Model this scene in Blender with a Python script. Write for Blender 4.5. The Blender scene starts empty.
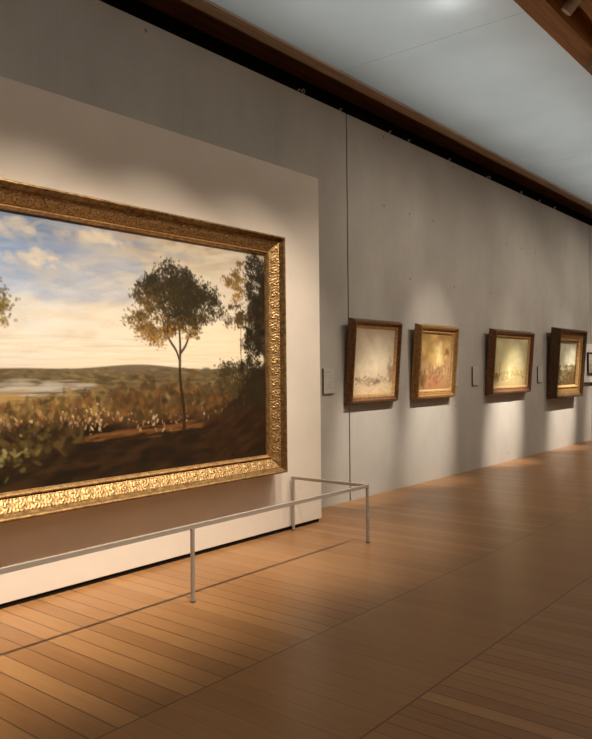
import bpy, bmesh, math, random
import numpy as np
from mathutils import Vector, Matrix

random.seed(4)
rng = np.random.default_rng(11)
S = bpy.context.scene
COL = S.collection

# ------------------------------------------------------------------ helpers
def lin(r, g, b):
    f = lambda c: ((c / 255) / 12.92) if c / 255 <= .04045 else ((c / 255 + .055) / 1.055) ** 2.4
    return (f(r), f(g), f(b), 1.0)

def tag(o, label=None, cat=None, group=None, kind=None):
    if label: o['label'] = label
    if cat: o['category'] = cat
    if group: o['group'] = group
    if kind: o['kind'] = kind
    return o

def empty(name, loc, rot=(0, 0, 0)):
    o = bpy.data.objects.new(name, None)
    COL.objects.link(o)
    o.location = loc; o.rotation_euler = rot
    o.empty_display_size = .1
    return o

def link(name, bm, mat, parent=None, smooth=None):
    me = bpy.data.meshes.new(name)
    bmesh.ops.recalc_face_normals(bm, faces=bm.faces[:])
    bm.to_mesh(me); bm.free()
    if smooth is not None:
        for p in me.polygons: p.use_smooth = True
        if smooth > 0:
            try: me.set_sharp_from_angle(angle=math.radians(smooth))
            except Exception: pass
    o = bpy.data.objects.new(name, me)
    COL.objects.link(o)
    if mat: me.materials.append(mat)
    if parent: o.parent = parent
    return o

def box(bm, x0, x1, y0, y1, z0, z1, bevel=0.0):
    vs = [bm.verts.new((x, y, z)) for x in (x0, x1) for y in (y0, y1) for z in (z0, z1)]
    a = [(0, 1, 3, 2), (4, 6, 7, 5), (0, 4, 5, 1), (2, 3, 7, 6), (0, 2, 6, 4), (1, 5, 7, 3)]
    fs = [bm.faces.new([vs[i] for i in q]) for q in a]
    if bevel:
        es = list({e for f in fs for e in f.edges})
        bmesh.ops.bevel(bm, geom=es, offset=bevel, segments=2, affect='EDGES', profile=.6)

def boxobj(name, dims, mat, parent=None, bevel=0.0):
    bm = bmesh.new(); box(bm, *dims, bevel=bevel)
    return link(name, bm, mat, parent)

def structure(o): o['kind'] = 'structure'; return o

def lathe(bm, prof, seg=28, mat=Matrix.Identity(4)):
    """prof = [(r, z)...] spun about z, transformed by mat"""
    rings = []
    for r, z in prof:
        if r < 1e-6:
            rings.append([bm.verts.new(mat @ Vector((0, 0, z)))])
        else:
            rings.append([bm.verts.new(mat @ Vector((r * math.cos(2 * math.pi * k / seg), r * math.sin(2 * math.pi * k / seg), z))) for k in range(seg)])
    for a, b in zip(rings, rings[1:]):
        for k in range(seg):
            k2 = (k + 1) % seg
            if len(a) == 1 and len(b) == 1: continue
            if len(a) == 1: bm.faces.new((a[0], b[k], b[k2]))
            elif len(b) == 1: bm.faces.new((a[k], a[k2], b[0]))
            else: bm.faces.new((a[k], a[k2], b[k2], b[k]))

def tube(bm, pts, r, seg=8):
    pts = [Vector(p) for p in pts]
    rings = []
    for i, p in enumerate(pts):
        d = (pts[min(i + 1, len(pts) - 1)] - pts[max(i - 1, 0)]).normalized()
        u = d.orthogonal().normalized() if i == 0 else (u - d * u.dot(d)).normalized()
        v = d.cross(u)
        rings.append([bm.verts.new(p + (u * math.cos(2 * math.pi * k / seg) + v * math.sin(2 * math.pi * k / seg)) * r) for k in range(seg)])
    for a, b in zip(rings, rings[1:]):
        for k in range(seg):
            bm.faces.new((a[k], a[(k + 1) % seg], b[(k + 1) % seg], b[k]))
    bm.faces.new(rings[0][::-1]); bm.faces.new(rings[-1])

# ------------------------------------------------------------------ node helpers
class NT:
    def __init__(s, name):
        s.m = bpy.data.materials.new(name); s.m.use_nodes = True
        s.t = s.m.node_tree; s.n = s.t.nodes; s.n.clear()
        s.out = s.n.new('ShaderNodeOutputMaterial')
        s.b = s.n.new('ShaderNodeBsdfPrincipled')
        s.L(s.b.outputs[0], s.out.inputs[0])
    def L(s, a, b): s.t.links.new(a, b)
    def set(s, sock, v):
        if isinstance(v, bpy.types.NodeSocket): s.L(v, sock)
        else: sock.default_value = v
    def pos(s): return s.n.new('ShaderNodeNewGeometry').outputs['Position']
    def obj(s): return s.n.new('ShaderNodeTexCoord').outputs['Object']
    def sep(s, v):
        q = s.n.new('ShaderNodeSeparateXYZ'); s.set(q.inputs[0], v); return q.outputs
    def comb(s, x, y, z):
        q = s.n.new('ShaderNodeCombineXYZ')
        for i, v in enumerate((x, y, z)): s.set(q.inputs[i], v)
        return q.outputs[0]
    def math(s, op, a, b=0.0, c=0.0):
        q = s.n.new('ShaderNodeMath'); q.operation = op
        for i, v in enumerate((a, b, c)): s.set(q.inputs[i], v)
        return q.outputs[0]
    def vmul(s, v, k):
        q = s.n.new('ShaderNodeVectorMath'); q.operation = 'MULTIPLY'
        s.set(q.inputs[0], v); q.inputs[1].default_value = k
        return q.outputs[0]
    def noise(s, v, scale=5, detail=4, rough=.55, col=False):
        q = s.n.new('ShaderNodeTexNoise'); s.set(q.inputs['Vector'], v)
        q.inputs['Scale'].default_value = scale; q.inputs['Detail'].default_value = detail; q.inputs['Roughness'].default_value = rough
        return q.outputs['Color' if col else 'Fac']
    def white(s, v):
        q = s.n.new('ShaderNodeTexWhiteNoise'); q.noise_dimensions = '3D'; s.set(q.inputs['Vector'], v); return q.outputs['Value']
    def ramp(s, f, stops):
        q = s.n.new('ShaderNodeValToRGB'); s.set(q.inputs[0], f)
        e = q.color_ramp.elements
        while len(e) < len(stops): e.new(.5)
        for el, (p, c) in zip(e, stops): el.position = p; el.color = c
        return q.outputs[0]
    def mix(s, f, a, b, mode='MIX'):
        q = s.n.new('ShaderNodeMix'); q.data_type = 'RGBA'; q.blend_type = mode
        s.set(q.inputs[0], f); s.set(q.inputs[6], a); s.set(q.inputs[7], b)
        return q.outputs[2]
    def bump(s, h, strength=.2, dist=.01):
        q = s.n.new('ShaderNodeBump'); s.set(q.inputs['Height'], h)
        q.inputs['Strength'].default_value = strength; q.inputs['Distance'].default_value = dist
        s.L(q.outputs[0], s.b.inputs['Normal'])
    def fin(s, col=None, rough=.6, metal=0.0, spec=.5):
        if col is not None: s.set(s.b.inputs['Base Color'], col)
        s.set(s.b.inputs['Roughness'], rough); s.set(s.b.inputs['Metallic'], metal)
        s.b.inputs['Specular IOR Level'].default_value = spec
        return s.m

def grey(v): return (v, v, v, 1)

# ------------------------------------------------------------------ materials
WALL_Y = 4.82
def mat_concrete():
    t = NT('concrete')
    p = t.pos(); x, y, z = t.sep(p)
    n1 = t.noise(t.vmul(p, (.8, .8, .5)), 1.6, 6, .6)
    n2 = t.noise(t.vmul(p, (1.6, 1, .35)), 4.5, 5, .6)
    c = t.ramp(n1, [(.3, (.375, .342, .300, 1)), (.55, (.445, .412, .365, 1)), (.75, (.51, .475, .425, 1))])
    c = t.mix(t.math('MULTIPLY', n2, .38), c, (.35, .32, .28, 1))
    fine = t.noise(p, 60, 3, .6)
    c = t.mix(t.math('MULTIPLY', fine, .22), c, (.30, .275, .24, 1))
    # vertical formwork lines
    bx = t.math('FRACT', t.math('DIVIDE', t.math('ADD', x, 1.85), 1.25))
    ln = t.math('LESS_THAN', bx, .006)
    c = t.mix(t.math('MULTIPLY', ln, .10), c, (.12, .11, .1, 1))
    # tie holes on a grid
    hx = t.math('SUBTRACT', t.math('FRACT', t.math('DIVIDE', t.math('ADD', x, 1.83 - .30 + .315), .615)), .5)
    hx = t.math('MULTIPLY', hx, .615)
    hz = t.math('MULTIPLY', t.math('SUBTRACT', t.math('FRACT', t.math('DIVIDE', t.math('ADD', z, .3), .845)), .5), .845)
    d = t.math('SQRT', t.math('ADD', t.math('MULTIPLY', hx, hx), t.math('MULTIPLY', hz, hz)))
    keep = t.math('GREATER_THAN', t.white(t.comb(t.math('FLOOR', t.math('DIVIDE', t.math('ADD', x, 1.845), .615)), 3.0, t.math('FLOOR', t.math('DIVIDE', t.math('ADD', z, .3), .845)))), .68)
    hole = t.math('MULTIPLY', t.math('LESS_THAN', d, .017), keep)
    c = t.mix(t.math('MULTIPLY', hole, .6), c, (.09, .08, .07, 1))
    t.bump(t.math('ADD', fine, n2), .12, .01)
    return t.fin(c, .72, 0, .25)

def mat_floor():
    t = NT('oak_boards')
    p = t.pos(); x, y, z = t.sep(p)
    def less(a, v): return t.math('LESS_THAN', a, v)
    z1 = less(y, 1.69); z2 = less(y, 2.54); z3 = 0.0
    zone = t.math('ADD', t.math('ADD', z1, z2), z3)
    mid = t.math('MULTIPLY', z2, t.math('SUBTRACT', 1.0, z1))          # plain zone
    first = z1
    w = t.math('ADD', .128, t.math('MULTIPLY', first, -.033))
    xi = t.math('DIVIDE', x, w)
    idx = t.math('FLOOR', xi); fr = t.math('FRACT', xi)
    r1 = t.white(t.comb(idx, zone, 1.0))
    r2 = t.white(t.comb(idx, zone, 7.0))
    g = t.noise(t.comb(t.math('MULTIPLY', x, 26.0), t.math('ADD', t.math('MULTIPLY', y, 1.3), t.math('MULTIPLY', r2, 40.0)), t.math('MULTIPLY', r1, 30.0)), 2.2, 5, .62)
    big = t.noise(t.comb(t.math('MULTIPLY', x, 2.2), t.math('MULTIPLY', y, .5), 0.0), 1.0, 3, .5)
    tone = t.math('ADD', t.math('MULTIPLY', r1, t.math('SUBTRACT', .27, t.math('MULTIPLY', mid, .17))), t.math('ADD', t.math('MULTIPLY', g, .50), t.math('ADD', t.math('MULTIPLY', big, .22), t.math('ADD', .07, t.math('MULTIPLY', mid, .06)))))
    c = t.ramp(tone, [(.15, (.150, .066, .023, 1)), (.45, (.245, .117, .042, 1)), (.7, (.32, .163, .062, 1)), (1.0, (.41, .23, .10, 1))])
    # gaps between boards (open joints outside the plain zone)
    gap = t.math('LESS_THAN', t.math('ABSOLUTE', t.math('SUBTRACT', fr, .5)), .5)
    edge = t.math('GREATER_THAN', t.math('ABSOLUTE', t.math('SUBTRACT', fr, .5)), .472)
    dark = t.math('MULTIPLY', edge, t.math('ADD', .22, t.math('MULTIPLY', t.math('SUBTRACT', 1.0, mid), t.math('MULTIPLY', .68, t.math('GREATER_THAN', r2, .22)))))
    c = t.mix(t.math('MULTIPLY', dark, .85), c, (.022, .012, .006, 1))
    # seams running along the wall
    for sy, hw in ((1.69, .0045), (2.54, .0045)):
        s_ = t.math('LESS_THAN', t.math('ABSOLUTE', t.math('SUBTRACT', y, sy)), hw)
        c = t.mix(t.math('MULTIPLY', s_, .75), c, (.03, .016, .008, 1))
    rough = t.math('ADD', .24, t.math('MULTIPLY', g, .16))
    t.bump(t.math('ADD', t.math('MULTIPLY', g, .3), t.math('MULTIPLY', dark, -1.0)), .10, .004)
    return t.fin(c, rough, 0, .32)

def mat_plain(name, col, rough=.6, metal=0.0, spec=.4, var=.08, scale=12, bump=.0):
    t = NT(name)
    n = t.noise(t.obj(), scale, 4, .6)
    dk = tuple(c * (1 - var * 2.2) for c in col[:3]) + (1,)
    lt = tuple(min(1, c * (1 + var)) for c in col[:3]) + (1,)
    c = t.ramp(n, [(.3, dk), (.7, lt)])
    if bump: t.bump(n, bump, .01)
    return t.fin(c, rough, metal, spec)

def mat_wood(name, col, axis=0, rough=.5):
    t = NT(name)
    k = [22, 22, 22]; k[axis] = .8
    n = t.noise(t.vmul(t.pos(), tuple(k)), 1.3, 5, .6)
    dk = tuple(c * .62 for c in col) + (1,); lt = tuple(c * 1.2 for c in col) + (1,)
    return t.fin(t.ramp(n, [(.3, dk), (.7, lt)]), rough, 0, .3)

def mat_gold(name, base, dark, rough=.38, metal=.75, scale=38, wear=.5):
    t = NT(name)
    o = t.obj()
    n = t.noise(o, scale, 5, .65)
    n2 = t.noise(o, 6, 3, .5)
    c = t.ramp(n, [(.32, dark), (.6, base), (.85, tuple(min(1, v * 1.35) for v in base[:3]) + (1,))])
    c = t.mix(t.math('MULTIPLY', n2, wear), c, dark)
    t.bump(n, .25, .004)
    return t.fin(c, rough, metal, .5)

def mat_paint(name, strength=.3, rough=.55, scale=70):
    """oil paint: brushed pigment stored per vertex, canvas and stroke texture from noise"""
    t = NT(name)
    a = t.n.new('ShaderNodeAttribute'); a.attribute_name = 'pigment'
    o = t.obj()
    n = t.noise(t.vmul(o, (1, 1, 1.6)), scale, 5, .65)
    c = t.mix(.22, a.outputs['Color'], t.mix(n, grey(.25), grey(.78)), 'OVERLAY')
    t.bump(n, strength, .003)
    return t.fin(c, rough, 0, .12)

CONC = mat_concrete()
FLOOR = mat_floor()
PLASTER = mat_plain('painted_plaster', (.68, .605, .52, 1), .8, 0, .2, .02, 3)
BLACK = mat_plain('dark_recess', (.012, .010, .009, 1), .9, 0, .1)  # near-black for joints, and for shade painted into the slot and base gap
FIR = mat_wood('laminated_fir', (.50, .275, .135), 0)
FIR_PALE = mat_wood('pale_fir_edge', (.56, .42, .31), 0)
STEEL = mat_plain('taupe_painted_steel', (.40, .345, .29, 1), .45, .2, .5, .03)
STEEL_DK = mat_plain('dark_steel_foot', (.16, .13, .10, 1), .5, .4)
BEIGE = mat_plain('beige_lamp_metal', (.42, .33, .25, 1), .45, .1)
RAILPAINT = mat_plain('brown_track_metal', (.28, .20, .14, 1), .5, .1)
HOOK = mat_plain('galvanised_hook', (.42, .39, .34, 1), .4, .6)
PAPER = mat_plain('label_card', (.47, .44, .385, 1), .75, 0, .2, .02)
LABELSHADE = mat_plain('label_shadow_edge', (.10, .085, .07, 1), .8)  # dark tone painting the shadow at the labels' left and bottom edges
INK = mat_plain('grey_print', (.33, .30, .26, 1), .8)
MAT = mat_plain('white_mount', (.70, .67, .61, 1), .8, 0, .2, .02)
BLACKWOOD = mat_plain('black_stained_wood', (.03, .02, .015, 1), .45)
BACKING = mat_plain('picture_backing', (.14, .10, .07, 1), .85)
GOLD_LIP = mat_gold('gilded_lip', (.62, .38, .15, 1), (.25, .13, .05, 1), .34, .72, 30, .35)
GOLD_ORN = mat_gold('gilded_relief', (.56, .36, .155, 1), (.15, .078, .028, 1), .50, .80, 60, .35)
GOLD_RIM = mat_gold('gilded_rim', (.33, .205, .08, 1), (.11, .058, .02, 1), .50, .80, 30, .3)
WOODGOLD = mat_gold('bronzed_frame', (.26, .125, .05, 1), (.09, .04, .015, 1), .42, .5, 30, .5)
OLDGOLD = mat_gold('old_gilding', (.50, .29, .10, 1), (.26, .13, .04, 1), .4, .6, 30, .4)
PALEGOLD = mat_gold('pale_gilding', (.70, .44, .19, 1), (.38, .20, .075, 1), .40, .45, 30, .3)
DARKGOLD = mat_gold('dark_bronzed_frame', (.13, .070, .030, 1), (.045, .022, .010, 1), .42, .4, 30, .5)

def mat_scrim():
    t = NT('scrim_fabric')
    n = t.noise(t.pos(), 1.2, 3, .5)
    d = t.n.new('ShaderNodeBsdfDiffuse'); tr = t.n.new('ShaderNodeBsdfTranslucent')
    c = t.ramp(n, [(.3, (.66, .68, .67, 1)), (.7, (.74, .755, .745, 1))])
    t.L(c, d.inputs[0]); t.L(c, tr.inputs[0])
    mx = t.n.new('ShaderNodeMixShader'); mx.inputs[0].default_value = .5
    t.L(d.outputs[0], mx.inputs[1]); t.L(tr.outputs[0], mx.inputs[2])
    t.L(mx.outputs[0], t.out.inputs[0])
    return t.m
SCRIM = mat_scrim()

def mat_emit(name, col, k):
    t = NT(name)
    t.b.inputs['Emission Color'].default_value = col; t.b.inputs['Emission Strength'].default_value = k
    return t.fin(col, .3)
LENS = mat_emit('lit_lens', (.45, .36, .27, 1), .12)

# ------------------------------------------------------------------ the hall
XL, XR, YF = -3.5, 19.0, -6.0
structure(boxobj('floor', (XL, XR, YF, 5.6, -.2, 0), FLOOR))
bm = bmesh.new()
for a, b in ((XL, -1.785), (-1.765, 6.892), (6.914, 15.575), (15.6, XR)):
    box(bm, a, b, WALL_Y, WALL_Y + .3, -.02, 4.422)
box(bm, XL + .02, XR - .02, WALL_Y + .025, WALL_Y + .28, .01, 4.40)          # the joints' dark bottom
wb = structure(link('wall_back', bm, CONC))
wb.data.materials.append(BLACK)
for p in wb.data.polygons[24:]: p.material_index = 1
structure(boxobj('wall_left', (XL - .2, XL, YF, 5.6, -.02, 5.6), CONC))
structure(boxobj('wall_right', (XR, XR + .2, YF, 5.6, -.02, 5.6), CONC))
structure(boxobj('wall_front', (XL, XR, YF - .2, YF, -.02, 5.6), PLASTER))
structure(boxobj('wall_recess', (XL, XR, 5.6, 5.7, -.02, 5.6), BLACK))
structure(boxobj('roof', (XL - .2, XR + .2, YF - .2, 5.7, 5.6, 5.7), BLACK))

# beams: one along the concrete wall, pairs across the hall
ZB = 4.62
def beam(n, y0, y1, z0=ZB, z1=5.3, mat=FIR):
    return structure(boxobj(n, (XL, XR, y0, y1, z0, z1), mat, bevel=.006))
structure(boxobj('trim_1', (XL, XR, 4.68, 5.335, 4.90, 5.0), FIR))
structure(boxobj('trim_2', (XL, XR, 4.53, 4.68, 4.655, 4.685), FIR_PALE, bevel=.006))
structure(boxobj('trim_3', (XL, XR, 5.336, 5.6, 4.0, 5.0), BLACK))  # black face: the shade of the slot above the wall, put into colour
structure(boxobj('trim_14', (XL, XR, 4.662, 4.68, 4.686, 4.99), BLACK))  # unseen strip added to keep skylight out of the slot
for k, (a, b) in enumerate(((2.265, 2.475), (1.80, 2.075), (-.95, -.74), (-1.415, -1.14), (-4.2, -3.99), (-4.66, -4.385))):
    beam('trim_%d' % (4 + k), a, b)
for k, (a, b) in enumerate(((2.075, 2.265), (-1.14, -.95), (-4.385, -4.2))):
    structure(boxobj('trim_%d' % (10 + k), (XL, XR, a, b, 4.86, 4.9), FIR))

# fabric scrim bays
ZS = 4.75
def scrim(n, y0, y1, cuts):
    bm = bmesh.new()
    for a, b in zip(cuts, cuts[1:]):
        a += .0015; b -= .0015
        N = 14
        g = [[bm.verts.new((a + (b - a) * i / N, y0 + (y1 - y0) * j / 6,
                            ZS + .012 * math.sin(i * .9 + a) * math.sin(math.pi * j / 6) * math.sin(math.pi * i / N))) for j in range(7)] for i in range(N + 1)]
        for i in range(N):
            for j in range(6): bm.faces.new((g[i][j], g[i + 1][j], g[i + 1][j + 1], g[i][j + 1]))
    o = structure(link(n, bm, SCRIM, smooth=0))
    return o
cuts = [XL, 1.55, 6.55, 11.55, 16.55, XR]
scrim('ceiling', 2.475, 4.66, cuts)
scrim('ceiling.001', -.74, 1.80, cuts)
scrim('ceiling.002', -3.99, -1.415, cuts)

# the painted partition carrying the large picture
PY = 4.395
structure(boxobj('wall_partition', (.78, 5.80, PY, WALL_Y - .002, .035, 3.392), PLASTER, bevel=.004))
structure(boxobj('base_gap_partition', (.80, 5.77, PY + .012, WALL_Y - .004, 0, .036), BLACK))  # black fill: the shade of the gap under the partition as colour

# ------------------------------------------------------------------ painters
def sl(c): return np.array(lin(*c)[:3])

class Canvas:
    """a painter's board: soft elliptical brush strokes on an array (row 0 = top)"""
    def __init__(s, w, h, aspect):
        s.w, s.h, s.asp = w, h, aspect
        s.v, s.u = np.mgrid[0:1:h * 1j, 0:1:w * 1j]
        s.a = np.zeros((h, w, 3))
    def blend(s, mask, col):
        m = np.clip(mask, 0, 1)[..., None]
        s.a = s.a * (1 - m) + np.asarray(col) * m
    def stroke(s, u, v, ru, rv, col, ang=0., op=.6):
        # ru, rv in fractions of the height
        R = max(ru, rv)
        i0, i1 = int((v - R) * s.h), int((v + R) * s.h) + 2
        j0, j1 = int((u - R / s.asp) * s.w), int((u + R / s.asp) * s.w) + 2
        i0, j0 = max(i0, 0), max(j0, 0); i1, j1 = min(i1, s.h), min(j1, s.w)
        if i0 >= i1 or j0 >= j1: return
        du = (s.u[i0:i1, j0:j1] - u) * s.asp; dv = s.v[i0:i1, j0:j1] - v
        c, n = math.cos(ang), math.sin(ang)
        a = (c * du + n * dv) / ru; b = (-n * du + c * dv) / rv
        m = np.clip(1.35 * (1 - a * a - b * b), 0, 1)[..., None] * op
        s.a[i0:i1, j0:j1] = s.a[i0:i1, j0:j1] * (1 - m) + np.asarray(col) * m

def smooth(a, lo, hi):
    t = np.clip((a - lo) / (hi - lo), 0, 1); return t * t * (3 - 2 * t)

def grad(v, stops):
    out = np.zeros(v.shape + (3,))
    ps = [p for p, _ in stops]; cs = np.array([sl(c) for _, c in stops])
    for k in range(3): out[..., k] = np.interp(v, ps, cs[:, k])
    return out

def jitter(c, k=.12): return np.clip(sl(c) * (1 + rng.normal(0, k)), 0, 1)

def paint_large():
    """a plain invented woodland landscape in cream, blue-grey, olive and umber"""
    C = Canvas(520, 282, 3.35 / 1.81)
    u, v = C.u, C.v
    hz = .562 + .010 * np.sin(u * 7 + 1) + .006 * np.sin(u * 19)
    warm = grad(v, [(0, (176, 154, 124)), (.12, (192, 176, 150)), (.3, (214, 200, 176)), (.48, (230, 214, 186)), (.58, (224, 202, 168))])
    blue = grad(v, [(0, (98, 112, 132)), (.10, (112, 138, 172)), (.22, (142, 160, 184)), (.36, (196, 194, 188)), (.5, (216, 206, 190)), (.58, (206, 192, 170))])
    f = smooth(u + .12 * (v - .2), .20, .62)[..., None]
    C.a = blue * (1 - f) + warm * f
    for _ in range(700):                                    # clouds
        x, y = rng.uniform(.0, 1), rng.uniform(-.02, .5)
        k = rng.random()
        if x < .62 and y < .3: col = ((190, 180, 164), (128, 146, 172), (164, 170, 178), (112, 132, 160))[rng.integers(4)]
        else: col = ((224, 212, 188), (206, 190, 160), (220, 206, 182), (190, 172, 144))[rng.integers(4)]
        C.stroke(x, y, rng.uniform(.04, .15), rng.uniform(.008, .03), jitter(col, .04), rng.normal(-.1, .15), .22)
    for cx, cy, n in ((.33, .18, 70), (.47, .06, 60), (.72, .05, 60), (.10, .25, 60), (.27, .06, 40)):     # cloud heads
        for _ in range(n):
            dx, dy = rng.normal(0, .035), rng.normal(0, .025)
            col = (206, 190, 164) if dy < .01 else (170, 166, 158)
            C.stroke(cx + dx, cy + dy, rng.uniform(.015, .05), rng.uniform(.008, .02), jitter(col, .05), rng.normal(0, .3), .3)
    for _ in range(90):                                     # bands low over the hills
        C.stroke(rng.uniform(.05, .95), rng.uniform(.44, .55), rng.uniform(.08, .25), rng.uniform(.003, .008), jitter(((212, 190, 158), (198, 178, 152), (234, 222, 198))[rng.integers(3)], .04), rng.normal(0, .02), .35)
    d = (u - .86) ** 2 * 9 + (v - .45) ** 2 * 22
    C.blend(.55 * np.exp(-d * 3), sl((252, 230, 184)))
    # land
    land = smooth(v - hz, -.003, .004)
    lc = grad(v, [(.55, (112, 98, 74)), (.60, (94, 78, 52)), (.68, (112, 86, 50)), (.76, (84, 58, 32)), (.86, (54, 36, 20)), (1, (34, 23, 13))])
    C.a = C.a * (1 - land[..., None]) + lc * land[..., None]
    for _ in range(1500):
        x, y = rng.uniform(0, 1), rng.uniform(.565, .72)
        col = ((92, 80, 54), (120, 98, 60), (76, 66, 44), (104, 84, 54), (134, 110, 70))[rng.integers(5)]
        s_ = .4 + 3 * (y - .56)
        C.stroke(x, y, rng.uniform(.015, .05) * s_ * 1.6, rng.uniform(.004, .013) * s_ * 1.5, jitter(col, .14), rng.normal(0, .1), .5)
    for _ in range(60):                                     # pale meadow and a still pond, left of the middle
        C.stroke(rng.normal(.33, .07), rng.normal(.632, .011), rng.uniform(.03, .09), rng.uniform(.003, .008), jitter((176, 168, 150), .08), 0, .4)
    for _ in range(60):
        C.stroke(rng.normal(.22, .06), rng.normal(.668, .010), rng.uniform(.03, .08), rng.uniform(.004, .010), jitter((168, 132, 78), .08), 0, .4)
    for _ in range(600):                                    # hedge and flowering shrubs
        x = rng.uniform(.02, .62); y = rng.normal(.715 + .02 * math.sin(x * 11), .022)
        col = ((128, 102, 54), (96, 76, 40), (152, 120, 66), (66, 48, 28), (112, 72, 40))[rng.integers(5)]
        C.stroke(x, y, rng.uniform(.006, .02), rng.uniform(.008, .024), jitter(col, .15), rng.normal(0, .4), .6)
    for _ in range(900):                                    # dark near ground
        x, y = rng.uniform(0, 1), rng.uniform(.80, 1.0)
        col = ((46, 31, 17), (34, 24, 14), (62, 42, 22), (30, 24, 16))[rng.integers(4)]
        C.stroke(x, y, rng.uniform(.03, .12), rng.uniform(.008, .03), jitter(col, .12), rng.normal(-.1, .2), .5)
    for _ in range(150):                                    # a lit path
        x = rng.uniform(.42, .86)
        C.stroke(x, .832 - .05 * (x - .42) + rng.normal(0, .008), rng.uniform(.02, .06), rng.uniform(.003, .007), jitter((118, 76, 40), .15), -.05, .4)
    for _ in range(420):                                    # blossom flecks over the shrubs, left
        x = rng.uniform(.0, .47) if rng.random() < .75 else rng.uniform(.47, .86); y = rng.normal(.765 + .012 * math.sin(x * 23), .024)
        col = ((196, 166, 120), (172, 136, 88), (144, 104, 62), (204, 178, 136), (112, 70, 42), (156, 112, 78))[rng.integers(6)]
        C.stroke(x, y, rng.uniform(.003, .008), rng.uniform(.004, .015), jitter(col, .1), rng.normal(0, .5), .7)
    for _ in range(500):
        x, y = rng.uniform(0, .42), rng.normal(.82, .03)
        C.stroke(x, y, rng.uniform(.01, .04), rng.uniform(.008, .024), jitter(((50, 36, 20), (72, 52, 26), (88, 70, 34), (38, 28, 16))[rng.integers(4)], .15), rng.normal(0, .5), .6)
    for _ in range(130):
        x, y = rng.uniform(.0, .33), rng.normal(.875, .03)
        C.stroke(x, y, rng.uniform(.005, .02), rng.uniform(.004, .010), jitter(((112, 104, 52), (86, 80, 40), (146, 132, 84))[rng.integers(3)], .15), rng.normal(0, .6), .6)
    def leaf_mass(cx, cy, rx, ry, n, dark, mid, lit, bias=0.):
        k = max(7, n // 11)
        for q in range(k):
            a = rng.uniform(0, 2 * math.pi); r = math.sqrt(rng.random()) * rng.uniform(.75, 1.12)
            ox, oy = cx + rx * r * math.cos(a), cy + ry * r * math.sin(a)
            sz = rng.uniform(.35, .75) * min(rx * 1.85, ry) * .55
            for _ in range(30):
                dx, dy = rng.normal(0, sz * .36), rng.normal(0, sz * .42)
                t = (oy + dy - cy) / ry * .8 + dx / sz * -.35 + dy / sz * -.25 + rng.normal(0, .3) + bias
                col = lit if t > .8 else (mid if t > .15 else dark)
                C.stroke(ox + dx, oy + dy, rng.uniform(.004, .011), rng.uniform(.003, .008), jitter(col, .16), rng.uniform(0, 3), .62)
    def trunk(x0, y0, x1, y1, w, col):
        for t in np.linspace(0, 1, 60):
            C.stroke(x0 + (x1 - x0) * t + .003 * math.sin(t * 9), y0 + (y1 - y0) * t, w * (1 - .45 * t), .012, jitter(col, .1), 0, .8)
    D, M, Lt = (46, 38, 20), (78, 60, 28), (158, 112, 52)
    # bushes behind the tall trees
    for _ in range(420):
        x, y = rng.uniform(.50, .92), rng.normal(.70, .035)
        C.stroke(x, y, rng.uniform(.01, .03), rng.uniform(.01, .026), jitter(((66, 50, 26), (92, 66, 34), (112, 74, 38), (52, 42, 24))[rng.integers(4)], .15), rng.normal(0, .5), .55)
    # a broad three-lobed tree, right of the middle
    trunk(.705, .84, .690, .38, .013, (50, 34, 18)); trunk(.690, .52, .640, .36, .004, (70, 46, 24)); trunk(.695, .50, .765, .33, .0045, (66, 44, 22))
    leaf_mass(.61, .37, .062, .10, 520, M, (112, 84, 40), Lt, .25)
    leaf_mass(.69, .27, .07, .10, 700, D, D, M)
    leaf_mass(.68, .22, .082, .105, 760, D, (58, 46, 22), M)
    leaf_mass(.765, .29, .068, .11, 700, D, (54, 42, 20), (92, 68, 32))
    leaf_mass(.70, .37, .065, .07, 380, D, M, Lt, .2)
    leaf_mass(.60, .24, .045, .07, 260, D, M, (112, 86, 42))
    # dark wood closing the right side
    edge = .935 + .02 * np.sin(v * 15) + .014 * np.sin(v * 37 + 1) - .10 * smooth(v, .55, .8)
    C.blend(.96 * smooth(u - edge - .02, -.004, .008) * smooth(v, .0, .12), sl((44, 33, 19)))
    leaf_mass(.965, .20, .05, .22, 900, (36, 28, 16), (50, 38, 20), (72, 52, 26))
    leaf_mass(.955, .40, .035, .20, 500, (36, 28, 16), (44, 34, 18), (62, 46, 24))
    leaf_mass(.885, .14, .035, .11, 230, (104, 80, 40), (134, 100, 50), (164, 124, 64))
    leaf_mass(.885, .33, .035, .07, 170, (70, 54, 28), (94, 70, 34), (128, 92, 44))
    leaf_mass(.87, .60, .055, .10, 300, (62, 52, 30), (70, 58, 32), (80, 62, 34))
    trunk(.912, .74, .900, .26, .004, (76, 54, 28))
    leaf_mass(.95, .62, .05, .22, 400, (42, 32, 18), (50, 36, 20), (60, 42, 22))
    for _ in range(300):
        C.stroke(rng.uniform(.78, 1.0), rng.normal(.86, .05), rng.uniform(.03, .08), rng.uniform(.01, .025), jitter(((52, 34, 18), (66, 42, 22), (42, 28, 16))[rng.integers(3)], .12), -.35, .5)
    # a leafy bough entering at the left of the visible part
    leaf_mass(.215, .33, .05, .10, 320, (92, 78, 40), (124, 104, 54), (164, 136, 82))
    trunk(.20, .78, .205, .34, .006, (84, 64, 36))
    return C

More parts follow.
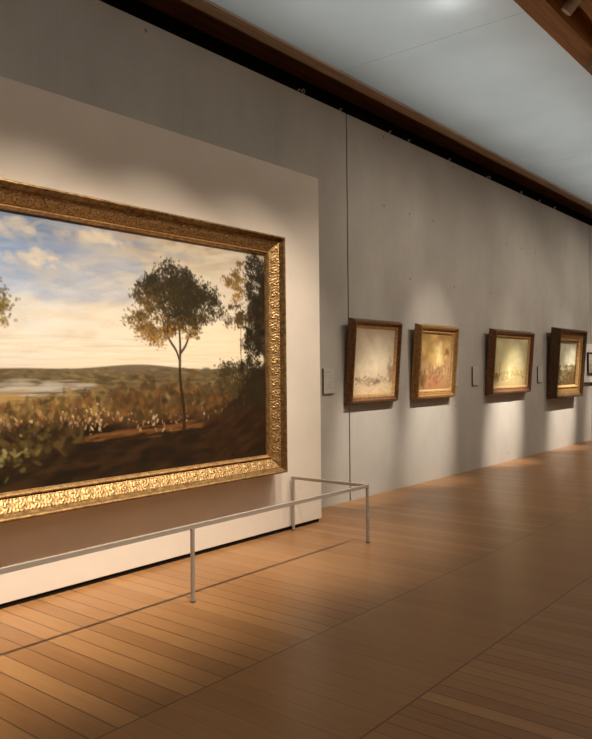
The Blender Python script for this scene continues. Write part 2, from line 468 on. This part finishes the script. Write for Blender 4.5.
def paint_small(kind, w=90, h=76):
    C = Canvas(w, h, w / h)
    u, v = C.u, C.v
    def dabs(n, cu, cv, su, sv, cols, ru, rv, op=.5, ang=.3):
        for _ in range(n):
            C.stroke(rng.normal(cu, su), rng.normal(cv, sv), rng.uniform(*ru), rng.uniform(*rv), jitter(cols[rng.integers(len(cols))], .08), rng.normal(0, ang), op)
    if kind == 'haze':
        C.a = grad(v, [(0, (196, 176, 148)), (.35, (220, 202, 170)), (.66, (214, 192, 158)), (1, (206, 178, 136))])
        dabs(60, .5, .4, .25, .2, ((232, 216, 186), (206, 186, 156), (226, 206, 172)), (.06, .2), (.04, .12), .3)
        dabs(90, .45, .78, .3, .03, ((158, 134, 106), (134, 112, 90), (176, 148, 114)), (.02, .07), (.012, .03), .5)
        dabs(22, .52, .82, .05, .025, ((92, 78, 66), (112, 94, 76)), (.012, .04), (.008, .02), .6)
        dabs(16, .10, .77, .05, .025, ((112, 92, 74), (128, 106, 84)), (.012, .04), (.008, .02), .6)
        dabs(50, .93, .68, .05, .10, ((150, 124, 94), (168, 138, 104)), (.02, .06), (.03, .08), .4)
        dabs(30, .5, .93, .3, .03, ((222, 196, 154), (208, 178, 136)), (.06, .2), (.01, .03), .4)
    elif kind == 'golden':
        C.a = grad(v, [(0, (178, 142, 88)), (.3, (206, 170, 110)), (.6, (196, 156, 104)), (1, (168, 128, 82))])
        dabs(70, .5, .3, .25, .18, ((236, 198, 118), (206, 158, 84), (182, 134, 72), (228, 186, 112)), (.06, .2), (.05, .14), .35)
        dabs(40, .6, .38, .06, .12, ((250, 222, 150),), (.04, .1), (.05, .12), .35)
        dabs(110, .45, .66, .28, .06, ((176, 136, 92), (148, 110, 76), (204, 164, 116), (136, 104, 80)), (.02, .06), (.02, .07), .5)
        dabs(80, .50, .84, .13, .07, ((172, 100, 66), (156, 90, 60), (190, 124, 86), (140, 96, 66)), (.02, .06), (.02, .06), .45)
        dabs(30, .1, .85, .05, .08, ((140, 100, 62), (120, 86, 56)), (.03, .07), (.03, .09), .5)
        dabs(14, .83, .32, .03, .04, ((146, 100, 52),), (.02, .05), (.02, .05), .5)
    elif kind == 'yellow':
        C.a = grad(v, [(0, (192, 180, 130)), (.35, (212, 200, 150)), (.68, (208, 190, 136)), (1, (190, 166, 110))])
        dabs(70, .5, .35, .28, .2, ((230, 214, 152), (206, 188, 122), (216, 200, 136)), (.06, .2), (.05, .14), .35)
        dabs(90, .62, .76, .25, .05, ((180, 150, 88), (166, 136, 80), (204, 176, 110)), (.03, .09), (.02, .05), .45)
        dabs(34, .13, .80, .05, .04, ((120, 92, 52), (138, 106, 60)), (.015, .05), (.02, .05), .55)
        for t in np.linspace(0, 1, 20): C.stroke(.20, .52 + .28 * t, .012 + .008 * t, .03, sl((140, 112, 66)), 0, .5)
        dabs(26, .48, .78, .05, .05, ((240, 222, 160),), (.015, .05), (.02, .05), .5)
    elif kind == 'coast':
        C.a = grad(v, [(0, (188, 182, 150)), (.3, (214, 206, 168)), (.53, (196, 184, 142)), (.56, (128, 108, 66)), (.8, (96, 78, 44)), (1, (88, 68, 36))])
        dabs(60, .55, .28, .28, .16, ((226, 218, 184), (176, 172, 146), (206, 198, 160)), (.06, .2), (.04, .12), .35)
        dabs(150, .5, .74, .3, .10, ((84, 66, 38), (112, 90, 52), (140, 118, 72), (66, 52, 32)), (.02, .09), (.015, .05), .5)
        dabs(26, .35, .62, .08, .03, ((206, 190, 148), (230, 214, 172)), (.012, .05), (.012, .03), .6)
        dabs(20, .65, .56, .2, .012, ((92, 80, 56),), (.03, .09), (.008, .02), .6)
    else:
        C.a = grad(v, [(0, (214, 206, 190)), (.45, (204, 194, 174)), (1, (176, 164, 144))])
        dabs(60, .5, .6, .3, .2, ((130, 120, 104), (200, 190, 172), (104, 96, 84)), (.05, .15), (.03, .08), .4)
    return C

def canvas_mesh(name, C, W, H, depth, parent, mat, z0=0., gain=1.0):
    """painted board facing -Y in the parent's frame, centred on x, from z0 up; has an edge thickness"""
    h, w = C.h, C.w
    co, cols = [], []
    for i in range(h):
        for j in range(w):
            co.append((-W / 2 + W * j / (w - 1), -depth, z0 + H * (1 - i / (h - 1))))
    faces = [(i * w + j, (i + 1) * w + j, (i + 1) * w + j + 1, i * w + j + 1) for i in range(h - 1) for j in range(w - 1)]
    n0 = len(co)
    for x, z in ((-W / 2, z0), (W / 2, z0), (W / 2, z0 + H), (-W / 2, z0 + H)): co.append((x, -depth + .018, z))
    bl, br, tr, tl = (h - 1) * w, h * w - 1, w - 1, 0
    faces += [(n0, n0 + 3, n0 + 2, n0 + 1)]
    faces += [tuple([n0, n0 + 1] + [(h - 1) * w + j for j in range(w - 1, -1, -1)]),
              tuple([n0 + 2, n0 + 3] + [j for j in range(w)]),
              tuple([n0 + 1, n0 + 2] + [i * w + w - 1 for i in range(h)]),
              tuple([n0 + 3, n0] + [i * w for i in range(h - 1, -1, -1)])]
    me = bpy.data.meshes.new(name); me.from_pydata(co, [], faces); me.update()
    at = me.color_attributes.new('pigment', 'FLOAT_COLOR', 'POINT')
    buf = np.ones((len(co), 4), dtype=np.float32)
    buf[:n0, :3] = np.clip(C.a.reshape(-1, 3) * np.asarray(gain), 0, 1)
    buf[n0:, :3] = .3
    at.data.foreach_set('color', buf.ravel())
    o = bpy.data.objects.new(name, me); COL.objects.link(o); me.materials.append(mat); o.parent = parent
    return o

# ------------------------------------------------------------------ frames
def sweep(bm, prof, W, H, z0=0., close=True):
    """mitred rectangular moulding; prof = [(inward, outward)], outer size W x H, standing from z0, faces -Y"""
    rings = []
    for w, d in prof:
        x, a, b = W / 2 - w, z0 + w, z0 + H - w
        rings.append([bm.verts.new(p) for p in ((-x, -d, a), (x, -d, a), (x, -d, b), (-x, -d, b))])
    pairs = list(zip(rings, rings[1:]))
    if close: pairs.append((rings[-1], rings[0]))
    for a, b in pairs:
        for k in range(4):
            bm.faces.new((a[k], a[(k + 1) % 4], b[(k + 1) % 4], b[k]))

def relief(s, t, per):
    """height 0..1 of a running acanthus scroll; s along the moulding, t across (0 outer .. 1 inner)"""
    x = (s / per) % 1.0 - .5
    k = int(math.floor(s / per)) % 2
    y = t - .5
    r = math.hypot(x * 1.25, y * 1.0)
    a = math.atan2(y, x * 1.25)
    spiral = .5 + .5 * math.cos(a * (3 if k else 5) + (1 if k else -1) * r * 16)
    petal = max(0., 1 - abs(r - .25) / .22) * spiral
    core = max(0., 1 - (r / .10) ** 2)
    vein = .35 * (.5 + .5 * math.cos(2 * math.pi * x * 4 + math.sin(y * 9) * 1.8)) * (1 - abs(y) * 1.2)
    bead = .8 * max(0, 1 - ((t - .06) / .05) ** 2) * (.5 + .5 * math.cos(2 * math.pi * s / .028))
    bead2 = .7 * max(0, 1 - ((t - .95) / .05) ** 2) * (.5 + .5 * math.cos(2 * math.pi * s / .022))
    return min(1., max(petal, core, vein * .9, bead, bead2))

def relief_band(bm, p0, p1, W, H, z0, amp, step, nt, per):
    (w0, d0), (w1, d1) = p0, p1
    nrm = Vector((d1 - d0, -(w1 - w0)))          # (inward, outward) normal pointing out
    nrm = Vector((-(d1 - d0), (w1 - w0))).normalized()
    for side in range(4):
        Ls = W if side in (0, 2) else H
        n = max(8, int(Ls / step))
        grid = []
        for i in range(n + 1):
            f = i / n
            row = []
            for j in range(nt + 1):
                t = j / nt
                w = w0 + (w1 - w0) * t; d = d0 + (d1 - d0) * t
                half = Ls / 2 - w
                s = -half + 2 * half * f
                endfade = min(1, f * n / 3, (1 - f) * n / 3)
                edge = 1.0 if 0 < j < nt else 0.
                hgt = amp * relief(s + 50 * per, t, per) * edge * endfade
                w += nrm.x * hgt; d += nrm.y * hgt
                if side == 0: p = (s, -d, z0 + w)
                elif side == 1: p = (W / 2 - w, -d, z0 + H / 2 + s)
                elif side == 2: p = (-s, -d, z0 + H - w)
                else: p = (-W / 2 + w, -d, z0 + H / 2 - s)
                row.append(bm.verts.new(p))
            grid.append(row)
        for i in range(n):
            for j in range(nt):
                bm.faces.new((grid[i][j], grid[i + 1][j], grid[i + 1][j + 1], grid[i][j + 1]))
    bmesh.ops.remove_doubles(bm, verts=bm.verts[:], dist=.0004)

OIL = mat_paint('oil_paint', .25, .5, 60)
OIL_S = mat_paint('small_oil_paint', .25, .55, 45)

# ---- the large landscape
FX0, FX1, FZ0, FZ1 = 1.433, 5.088, .577, 2.699
W, H = FX1 - FX0, FZ1 - FZ0
big = empty('framed_landscape', ((FX0 + FX1) / 2, PY - .02, FZ0))
tag(big, 'huge woodland landscape in a deep carved gilt frame, hung low on the pale partition', 'painting')
bm = bmesh.new()
sweep(bm, [(0, 0), (0, .105), (.004, .118), (.002, .132), (.008, .147), (.018, .151), (.026, .146), (.030, .134), (.040, .118), (.050, .104), (.052, .098),
           (.132, .046), (.138, .040), (.170, .022), (.170, 0)], W, H)
frame = link('frame', bm, GOLD_RIM, big, 40)
bm = bmesh.new()
relief_band(bm, (.050, .106), (.134, .056), W, H, 0, .0078, .0046, 16, .10)
link('carved_scroll_band', bm, GOLD_ORN, frame, 0)['label'] = 'bright gilded band of carved scrolls'
bm = bmesh.new()
sweep(bm, [(.140, .020), (.140, .062), (.145, .069), (.152, .070), (.158, .064), (.166, .050), (.172, .038), (.172, .020)], W, H)
link('inner_lip', bm, GOLD_LIP, frame, 40)
cv = canvas_mesh('canvas', paint_large(), W - 2 * .160, H - 2 * .160, .034, big, OIL, .160, (.75, .78, .84))
bm = bmesh.new(); box(bm, -W / 2 + .12, W / 2 - .12, -.012, .02, .12, H - .12)
link('backing_board', bm, BACKING, big)

# ---- four smaller canted pictures on the concrete
GAIN = {'haze': (.95, .96, 1.0), 'golden': (.80, .82, .90), 'yellow': (.78, .80, .92), 'coast': (.80, .82, .92)}
def picture(name, label, x0, x1, zb, H, prof, lip, orn, sight, depth_c, kind, mats, tilt):
    W = x1 - x0
    root = empty(name, ((x0 + x1) / 2, WALL_Y - .001, zb), (math.radians(tilt), 0, 0))
    tag(root, label, 'painting', 'gilt framed paintings in a row on the concrete wall')
    bm = bmesh.new(); sweep(bm, prof, W, H); fr = link('frame', bm, mats[0], root, 35)
    bm = bmesh.new(); sweep(bm, lip, W, H); link('gilt_slip', bm, mats[1], fr, 35)
    if orn:
        bm = bmesh.new(); relief_band(bm, orn[0], orn[1], W, H, 0, .008, .008, 8, .10); link('carved_band', bm, mats[2], fr, 0)
    canvas_mesh('canvas', paint_small(kind), W - 2 * sight, H - 2 * sight, depth_c, root, OIL_S, sight, GAIN[kind])
    bm = bmesh.new(); box(bm, -W / 2 + .03, W / 2 - .03, -.010, -.001, .03, H - .03); link('backing_board', bm, BACKING, root)
    return root

def prof_cove(D, b, s, k=.02):
    """outer moulding: sloped back edge, raised rim, cove falling towards the sight edge"""
    return [(0, 0), (0, .03), (k * .6, D * .62), (k, D * .70), (k, D - .006), (k + .006, D), (k + b * .28, D), (k + b * .34, D - .008),
            (k + b * .42, D * .72), (k + b * .62, D * .58), (s - .035, D * .50), (s - .03, D * .5), (s - .03, 0)]
def prof_lip(D, s): return [(s - .038, .01), (s - .038, D * .60), (s - .030, D * .66), (s - .018, D * .62), (s - .004, D * .46), (s + .004, D * .42), (s + .004, .01)]

picture('framed_picture', 'pale hazy grey-cream picture in a brown frame beside the dark wall joint', 6.80, 7.855, 1.100, .985,
        prof_cove(.085, .09, .105), prof_lip(.085, .105), None, .098, .034, 'haze', (WOODGOLD, PALEGOLD), 4.6)
picture('framed_picture.001', 'golden picture with a reddish patch, second in the row from the partition', 8.27, 9.36, 1.100, .985,
        prof_cove(.095, .10, .125), prof_lip(.095, .125), ((.062, .068), (.088, .056)), .118, .040, 'golden', (OLDGOLD, PALEGOLD, OLDGOLD), 4.6)
picture('framed_picture.002', 'pale yellow picture with a small dark spire, between two white labels', 10.50, 12.08, 1.085, 1.02,
        prof_cove(.11, .11, .13), prof_lip(.11, .13), None, .122, .044, 'yellow', (WOODGOLD, PALEGOLD), 4.6)
picture('framed_picture.003', 'tallest small picture, pale sky over dark brown land in a wide gilt frame', 13.06, 14.56, .935, 1.29,
        prof_cove(.17, .13, .235), prof_lip(.17, .235), ((.083, .116), (.192, .088)), .228, .050, 'coast', (DARKGOLD, PALEGOLD, OLDGOLD), 4.6)

# ---- small framed print on a white board at the far right
root = empty('mounted_print', (15.95, WALL_Y - .001, 1.19))
tag(root, 'small black framed print on a white board at the right edge', 'picture')
bm = bmesh.new(); box(bm, -.95, .80, -.035, 0, 0, .78, .004); link('white_board', bm, MAT, root)
bm = bmesh.new(); box(bm, -.96, .81, -.050, 0, -.018, -.001, .002); link('shadow_strip', bm, BLACKWOOD, root)  # dark strip painted in as the shadow line under the white board
bm = bmesh.new(); sweep(bm, [(0, .036), (0, .065), (.006, .070), (.024, .070), (.032, .052), (.032, .036)], 1.46, .45, .16); link('frame', bm, BLACKWOOD, root)
canvas_mesh('print', paint_small('print', 50, 26), 1.40, .39, .050, root, OIL_S, .19)

# ------------------------------------------------------------------ wall labels
def wall_label(x0, z0, label, w=.20, h=.278):
    r = empty('wall_label', (x0 + w / 2, WALL_Y - .001, z0))
    tag(r, label, 'label', 'white text labels beside the pictures')
    bm = bmesh.new(); box(bm, -w / 2, w / 2, -.018, 0, 0, h, .001); link('board', bm, LABELSHADE, r)  # dark rim left and below is the label's shadow put into colour
    bm = bmesh.new(); box(bm, -w / 2 + .001, w / 2, -.0215, -.0178, .003, h, .0008); link('card', bm, PAPER, r)
    bm = bmesh.new()
    rs = random.Random(int(x0 * 100))
    z = h - .035
    for k in range(9):
        ww = (.11 if k == 0 else rs.uniform(.12, .165)) if k != 8 else .07
        hh = .008 if k == 0 else .0045
        box(bm, -w / 2 + .017, -w / 2 + .017 + ww, -.0221, -.0214, z - hh, z)
        z -= .035 if k in (0, 3) else .022
    o = link('print_lines', bm, INK, r); o['kind'] = 'stuff'
    return r
wall_label(6.395, 1.235, 'white wall label between the partition and the hazy grey-cream picture')
wall_label(9.385, 1.245, 'white wall label close against the right side of the golden picture')
wall_label(10.055, 1.245, 'white wall label just left of the pale yellow picture')
wall_label(12.625, 1.240, 'white wall label just left of the tallest small picture')

# ------------------------------------------------------------------ barrier in front of the large picture
bar = empty('picture_barrier', (3.3, 3.53, 0))
tag(bar, 'low taupe metal barrier rail on thin posts before the huge landscape', 'barrier')
def local(o): o.matrix_parent_inverse = bar.matrix_world.inverted(); return o
bpy.context.view_layer.update()
RY, RZ = 3.53, .506
XC = 5.315
local(boxobj('rail', (.62, XC + .0125, RY - .010, RY + .010, RZ - .029, RZ), STEEL, bar, .002))
for y0, y1 in ((RY + .0105, 4.374),):
    local(boxobj('side_rail', (XC - .009, XC + .009, y0, y1, RZ - .026, RZ), STEEL, bar, .002))
for px, py in ((.64, RY), (3.270, RY), (XC, RY), (XC, 4.36)):
    bm = bmesh.new(); lathe(bm, [(0, 0.004), (.0145, 0.004), (.0145, RZ - .0295), (0, RZ - .0295)], 20, Matrix.Translation((px, py, 0)))
    post = local(link('post', bm, STEEL, bar, 40))
    bm = bmesh.new(); lathe(bm, [(0, 0), (.0170, 0), (.0170, .009), (.0148, .013), (0, .013)], 20, Matrix.Translation((px, py, 0)))
    foot = link('foot', bm, STEEL_DK, post, 40)

# ------------------------------------------------------------------ hooks on top of the wall
def hook(x, z, label, ring=False, k=1.0):
    r = empty('wall_hook', (x, WALL_Y + .012, z))
    tag(r, label, 'hook', 'small metal hooks on the top edge of the concrete wall')
    bm = bmesh.new()
    if ring:
        tube(bm, [(-.05, 0, -.004), (-.05, 0, .045), (-.045, 0, .05), (.03, -.01, .035)], .006)
        link('arm', bm, HOOK, r, 0)
        bm = bmesh.new(); tube(bm, [(.06 + .028 * math.cos(a), -.012, .045 + .028 * math.sin(a)) for a in np.linspace(0, 2 * math.pi * .97, 22)], .006)
        link('ring', bm, HOOK, r, 0)
    else:
        tube(bm, [(0, 0, -.004), (0, 0, .05 * k)], .007 * k)
        link('pin', bm, HOOK, r, 0)
        bm = bmesh.new(); tube(bm, [(-.004 * k, -.004, .03 * k), (.018 * k, -.01, .026 * k), (.03 * k, -.012, .04 * k), (.026 * k, -.012, .052 * k)], .006 * k)
        link('curl', bm, HOOK, r, 0)
    for c in r.children:
        for v in c.data.vertices: v.co *= .72
    return r
ZT = 4.424
hook(6.08, ZT, 'largest metal hook with a round eye, on the wall top left of the joint', True)
hook(6.80, ZT, 'small metal hook on the wall top right beside the dark vertical joint')
hook(7.85, ZT, 'small metal hook on the wall top, left one of the close pair beyond the joint', k=1.2)
hook(8.31, ZT, 'small metal hook on the wall top, right one of the close pair beyond the joint', k=1.2)
hook(9.44, ZT, 'lone small metal hook on the wall top above the golden picture', k=1.3)
hook(10.72, ZT, 'metal hook with a round eye on the wall top, above the pale yellow picture', True, 1.5)
for x in (12.03, 12.85, 13.6):
    hook(x, ZT, 'tiny metal hook on the wall top near its far right end', k=1.5)

# ------------------------------------------------------------------ track and spotlights between the beam pair
structure(boxobj('trim_13', (XL, XR, 2.11, 2.15, 4.83, 4.859), RAILPAINT))
def spotlight(loc, target, label):
    loc, target = Vector(loc), Vector(target)
    d = (target - loc).normalized()
    r = empty('track_spotlight', loc)
    tag(r, label, 'lamp', 'beige track spotlights in the ceiling slot')
    M = (-d).to_track_quat('Z', 'Y').to_matrix().to_4x4()     # +z = backwards
    bm = bmesh.new()
    lathe(bm, [(.040, .012), (.046, .006), (.050, .010), (.050, .19), (.046, .205), (.030, .215), (0, .215)], 32, M)
    link('head', bm, BEIGE, r, 40)
    bm = bmesh.new(); lathe(bm, [(0, .016), (.038, .013), (.040, .012)], 32, M); link('lens', bm, LENS, r)
    c = M @ Vector((0, 0, .14))
    bm = bmesh.new()
    top = 4.83 - loc.z
    sy = 2.13 - loc.y
    tube(bm, [c, (c.x, sy, c.z + .05), (c.x, sy, top)], .010, 12)
    link('stem', bm, BEIGE, r, 40)
    bm = bmesh.new(); box(bm, c.x - .07, c.x + .07, sy - .018, sy + .018, top - .045, top - .001, .004)
    link('track_adapter', bm, RAILPAINT, r)
    return r
spotlight((6.29, 2.125, 4.50), (5.7, 4.3, 1.8), 'beige cylinder spotlight between the wooden beams, nearest the top edge')
spotlight((7.60, 2.37, 4.49), (7.5, 4.8, 2.9), 'beige cylinder spotlight at the right edge, half hidden by the wooden beam')

# ------------------------------------------------------------------ lights
def spot(loc, target, power, size, blend=.8, col=(1, .80, .58), rad=.03):
    l = bpy.data.lights.new('spot', 'SPOT'); l.energy = power; l.spot_size = math.radians(size); l.spot_blend = blend
    l.color = col; l.shadow_soft_size = rad
    o = bpy.data.objects.new('lamp_beam', l); COL.objects.link(o); o.location = loc
    o.rotation_euler = (Vector(target) - Vector(loc)).to_track_quat('-Z', 'Y').to_euler()
    return o
def area(loc, sx, sy, power, col, rot=(0, 0, 0)):
    l = bpy.data.lights.new('skylight', 'AREA'); l.shape = 'RECTANGLE'; l.size = sx; l.size_y = sy; l.energy = power; l.color = col
    o = bpy.data.objects.new('skylight_above_scrim', l); COL.objects.link(o); o.location = loc; o.rotation_euler = rot
    return o
WARM = (1, .86, .70)
# washing the partition and the large picture
for x, tx, p in ((.4, .7, 640), (1.5, 1.7, 690), (2.6, 2.7, 690), (3.7, 3.7, 640), (4.9, 4.7, 500), (6.2, 5.4, 270)):
    spot((x, 2.2, 4.46), (tx, 4.38, .78), p, 56, 1.0, WARM, .03)
for x in (1.0, 3.1, 5.2):  # added wide fill lifting the upper partition
    spot((x, 2.05, 4.46), (x, 4.38, 2.6), 12, 120, 1.0, WARM)
# on each smaller picture: a narrow beam, plus an added wide fill and an added pool below
for x, tx, p, q in ((7.75, 7.28, 60, 420), (9.35, 8.80, 300, 480), (12.0, 11.28, 100, 820), (14.8, 13.92, 130, 820), (16.9, 16.0, 200, 500)):
    spot((x, 2.15, 4.42), (tx, 4.8, 1.62), p, 30, 1.0, (1, .88, .74))
    spot((x + .1, 2.15, 4.42), (tx, 4.8, 1.0), q * .21, 110, 1.0, (1, .88, .74))
    spot((x + .05, 2.15, 4.42), (tx, 4.8, .66), q * 2.7, 21.5, 1.0, (1, .90, .78))
# unseen lamps added to bounce soft fill light off the opposite wall
for x, p in ((-2, 200), (1, 240), (4, 300), (7, 420), (10, 480), (13, 500), (16, 500)):
    spot((x, -3.2, 4.5), (x, -6, 1.6), p, 80, 1.0, (1, .80, .60), .1)
for x in (1.5, 4.5, 7.5, 10.5, 13.5):  # unseen lamps added to brighten the near floor
    spot((x, -1.05, 4.5), (x + .4, .7, 0), 75, 88, 1.0, (1, .80, .60), .1)
# daylight lying on the scrims from above
DAY = (.91, 1.0, 1.0)
for yc, sy in ((3.47, 1.7), (.5, 2.2), (-2.7, 2.2)):
    for xc in (-1, 4, 9, 14, 17.7):
        area((xc, yc, 5.5), 4.9 if xc < 17 else 2, sy, 30, DAY)

l = bpy.data.lights.new('lamp_above_scrim', 'POINT'); l.energy = 2.2; l.color = (.95, 1, 1); l.shadow_soft_size = .08
o = bpy.data.objects.new('lamp_above_scrim', l); COL.objects.link(o); o.location = (5.92, 3.02, 4.98)

w = bpy.data.worlds.new('World'); S.world = w; w.use_nodes = True
w.node_tree.nodes['Background'].inputs[0].default_value = (.02, .02, .02, 1)
w.node_tree.nodes['Background'].inputs[1].default_value = .1

# ------------------------------------------------------------------ camera
cam = bpy.data.cameras.new('Camera'); co = bpy.data.objects.new('Camera', cam); COL.objects.link(co)
yaw, roll, f = math.radians(39.04), .010, 735.0
cam.sensor_fit = 'HORIZONTAL'; cam.sensor_width = 36; cam.lens = 36 * f / 592
cam.shift_y = (370 - 369.5) / 592
F = Vector((math.cos(yaw), math.sin(yaw), 0)); R = Vector((math.sin(yaw), -math.cos(yaw), 0)); U = Vector((0, 0, 1))
R2 = R * math.cos(roll) - U * math.sin(roll); U2 = U * math.cos(roll) + R * math.sin(roll)
m = Matrix((R2, U2, -F)).transposed().to_4x4(); m.translation = (0, 0, 1.5)
co.matrix_world = m
cam.clip_start = .05
S.camera = co

S.view_settings.view_transform = 'Standard'; S.view_settings.look = 'None'
S.view_settings.gamma = 1; S.view_settings.exposure = 0.0
S.view_settings.use_curve_mapping = False
try:
    S.cycles.use_denoising = True
    S.cycles.max_bounces = 10; S.cycles.diffuse_bounces = 6; S.cycles.transmission_bounces = 8
    S.cycles.sample_clamp_indirect = 4
except Exception: pass
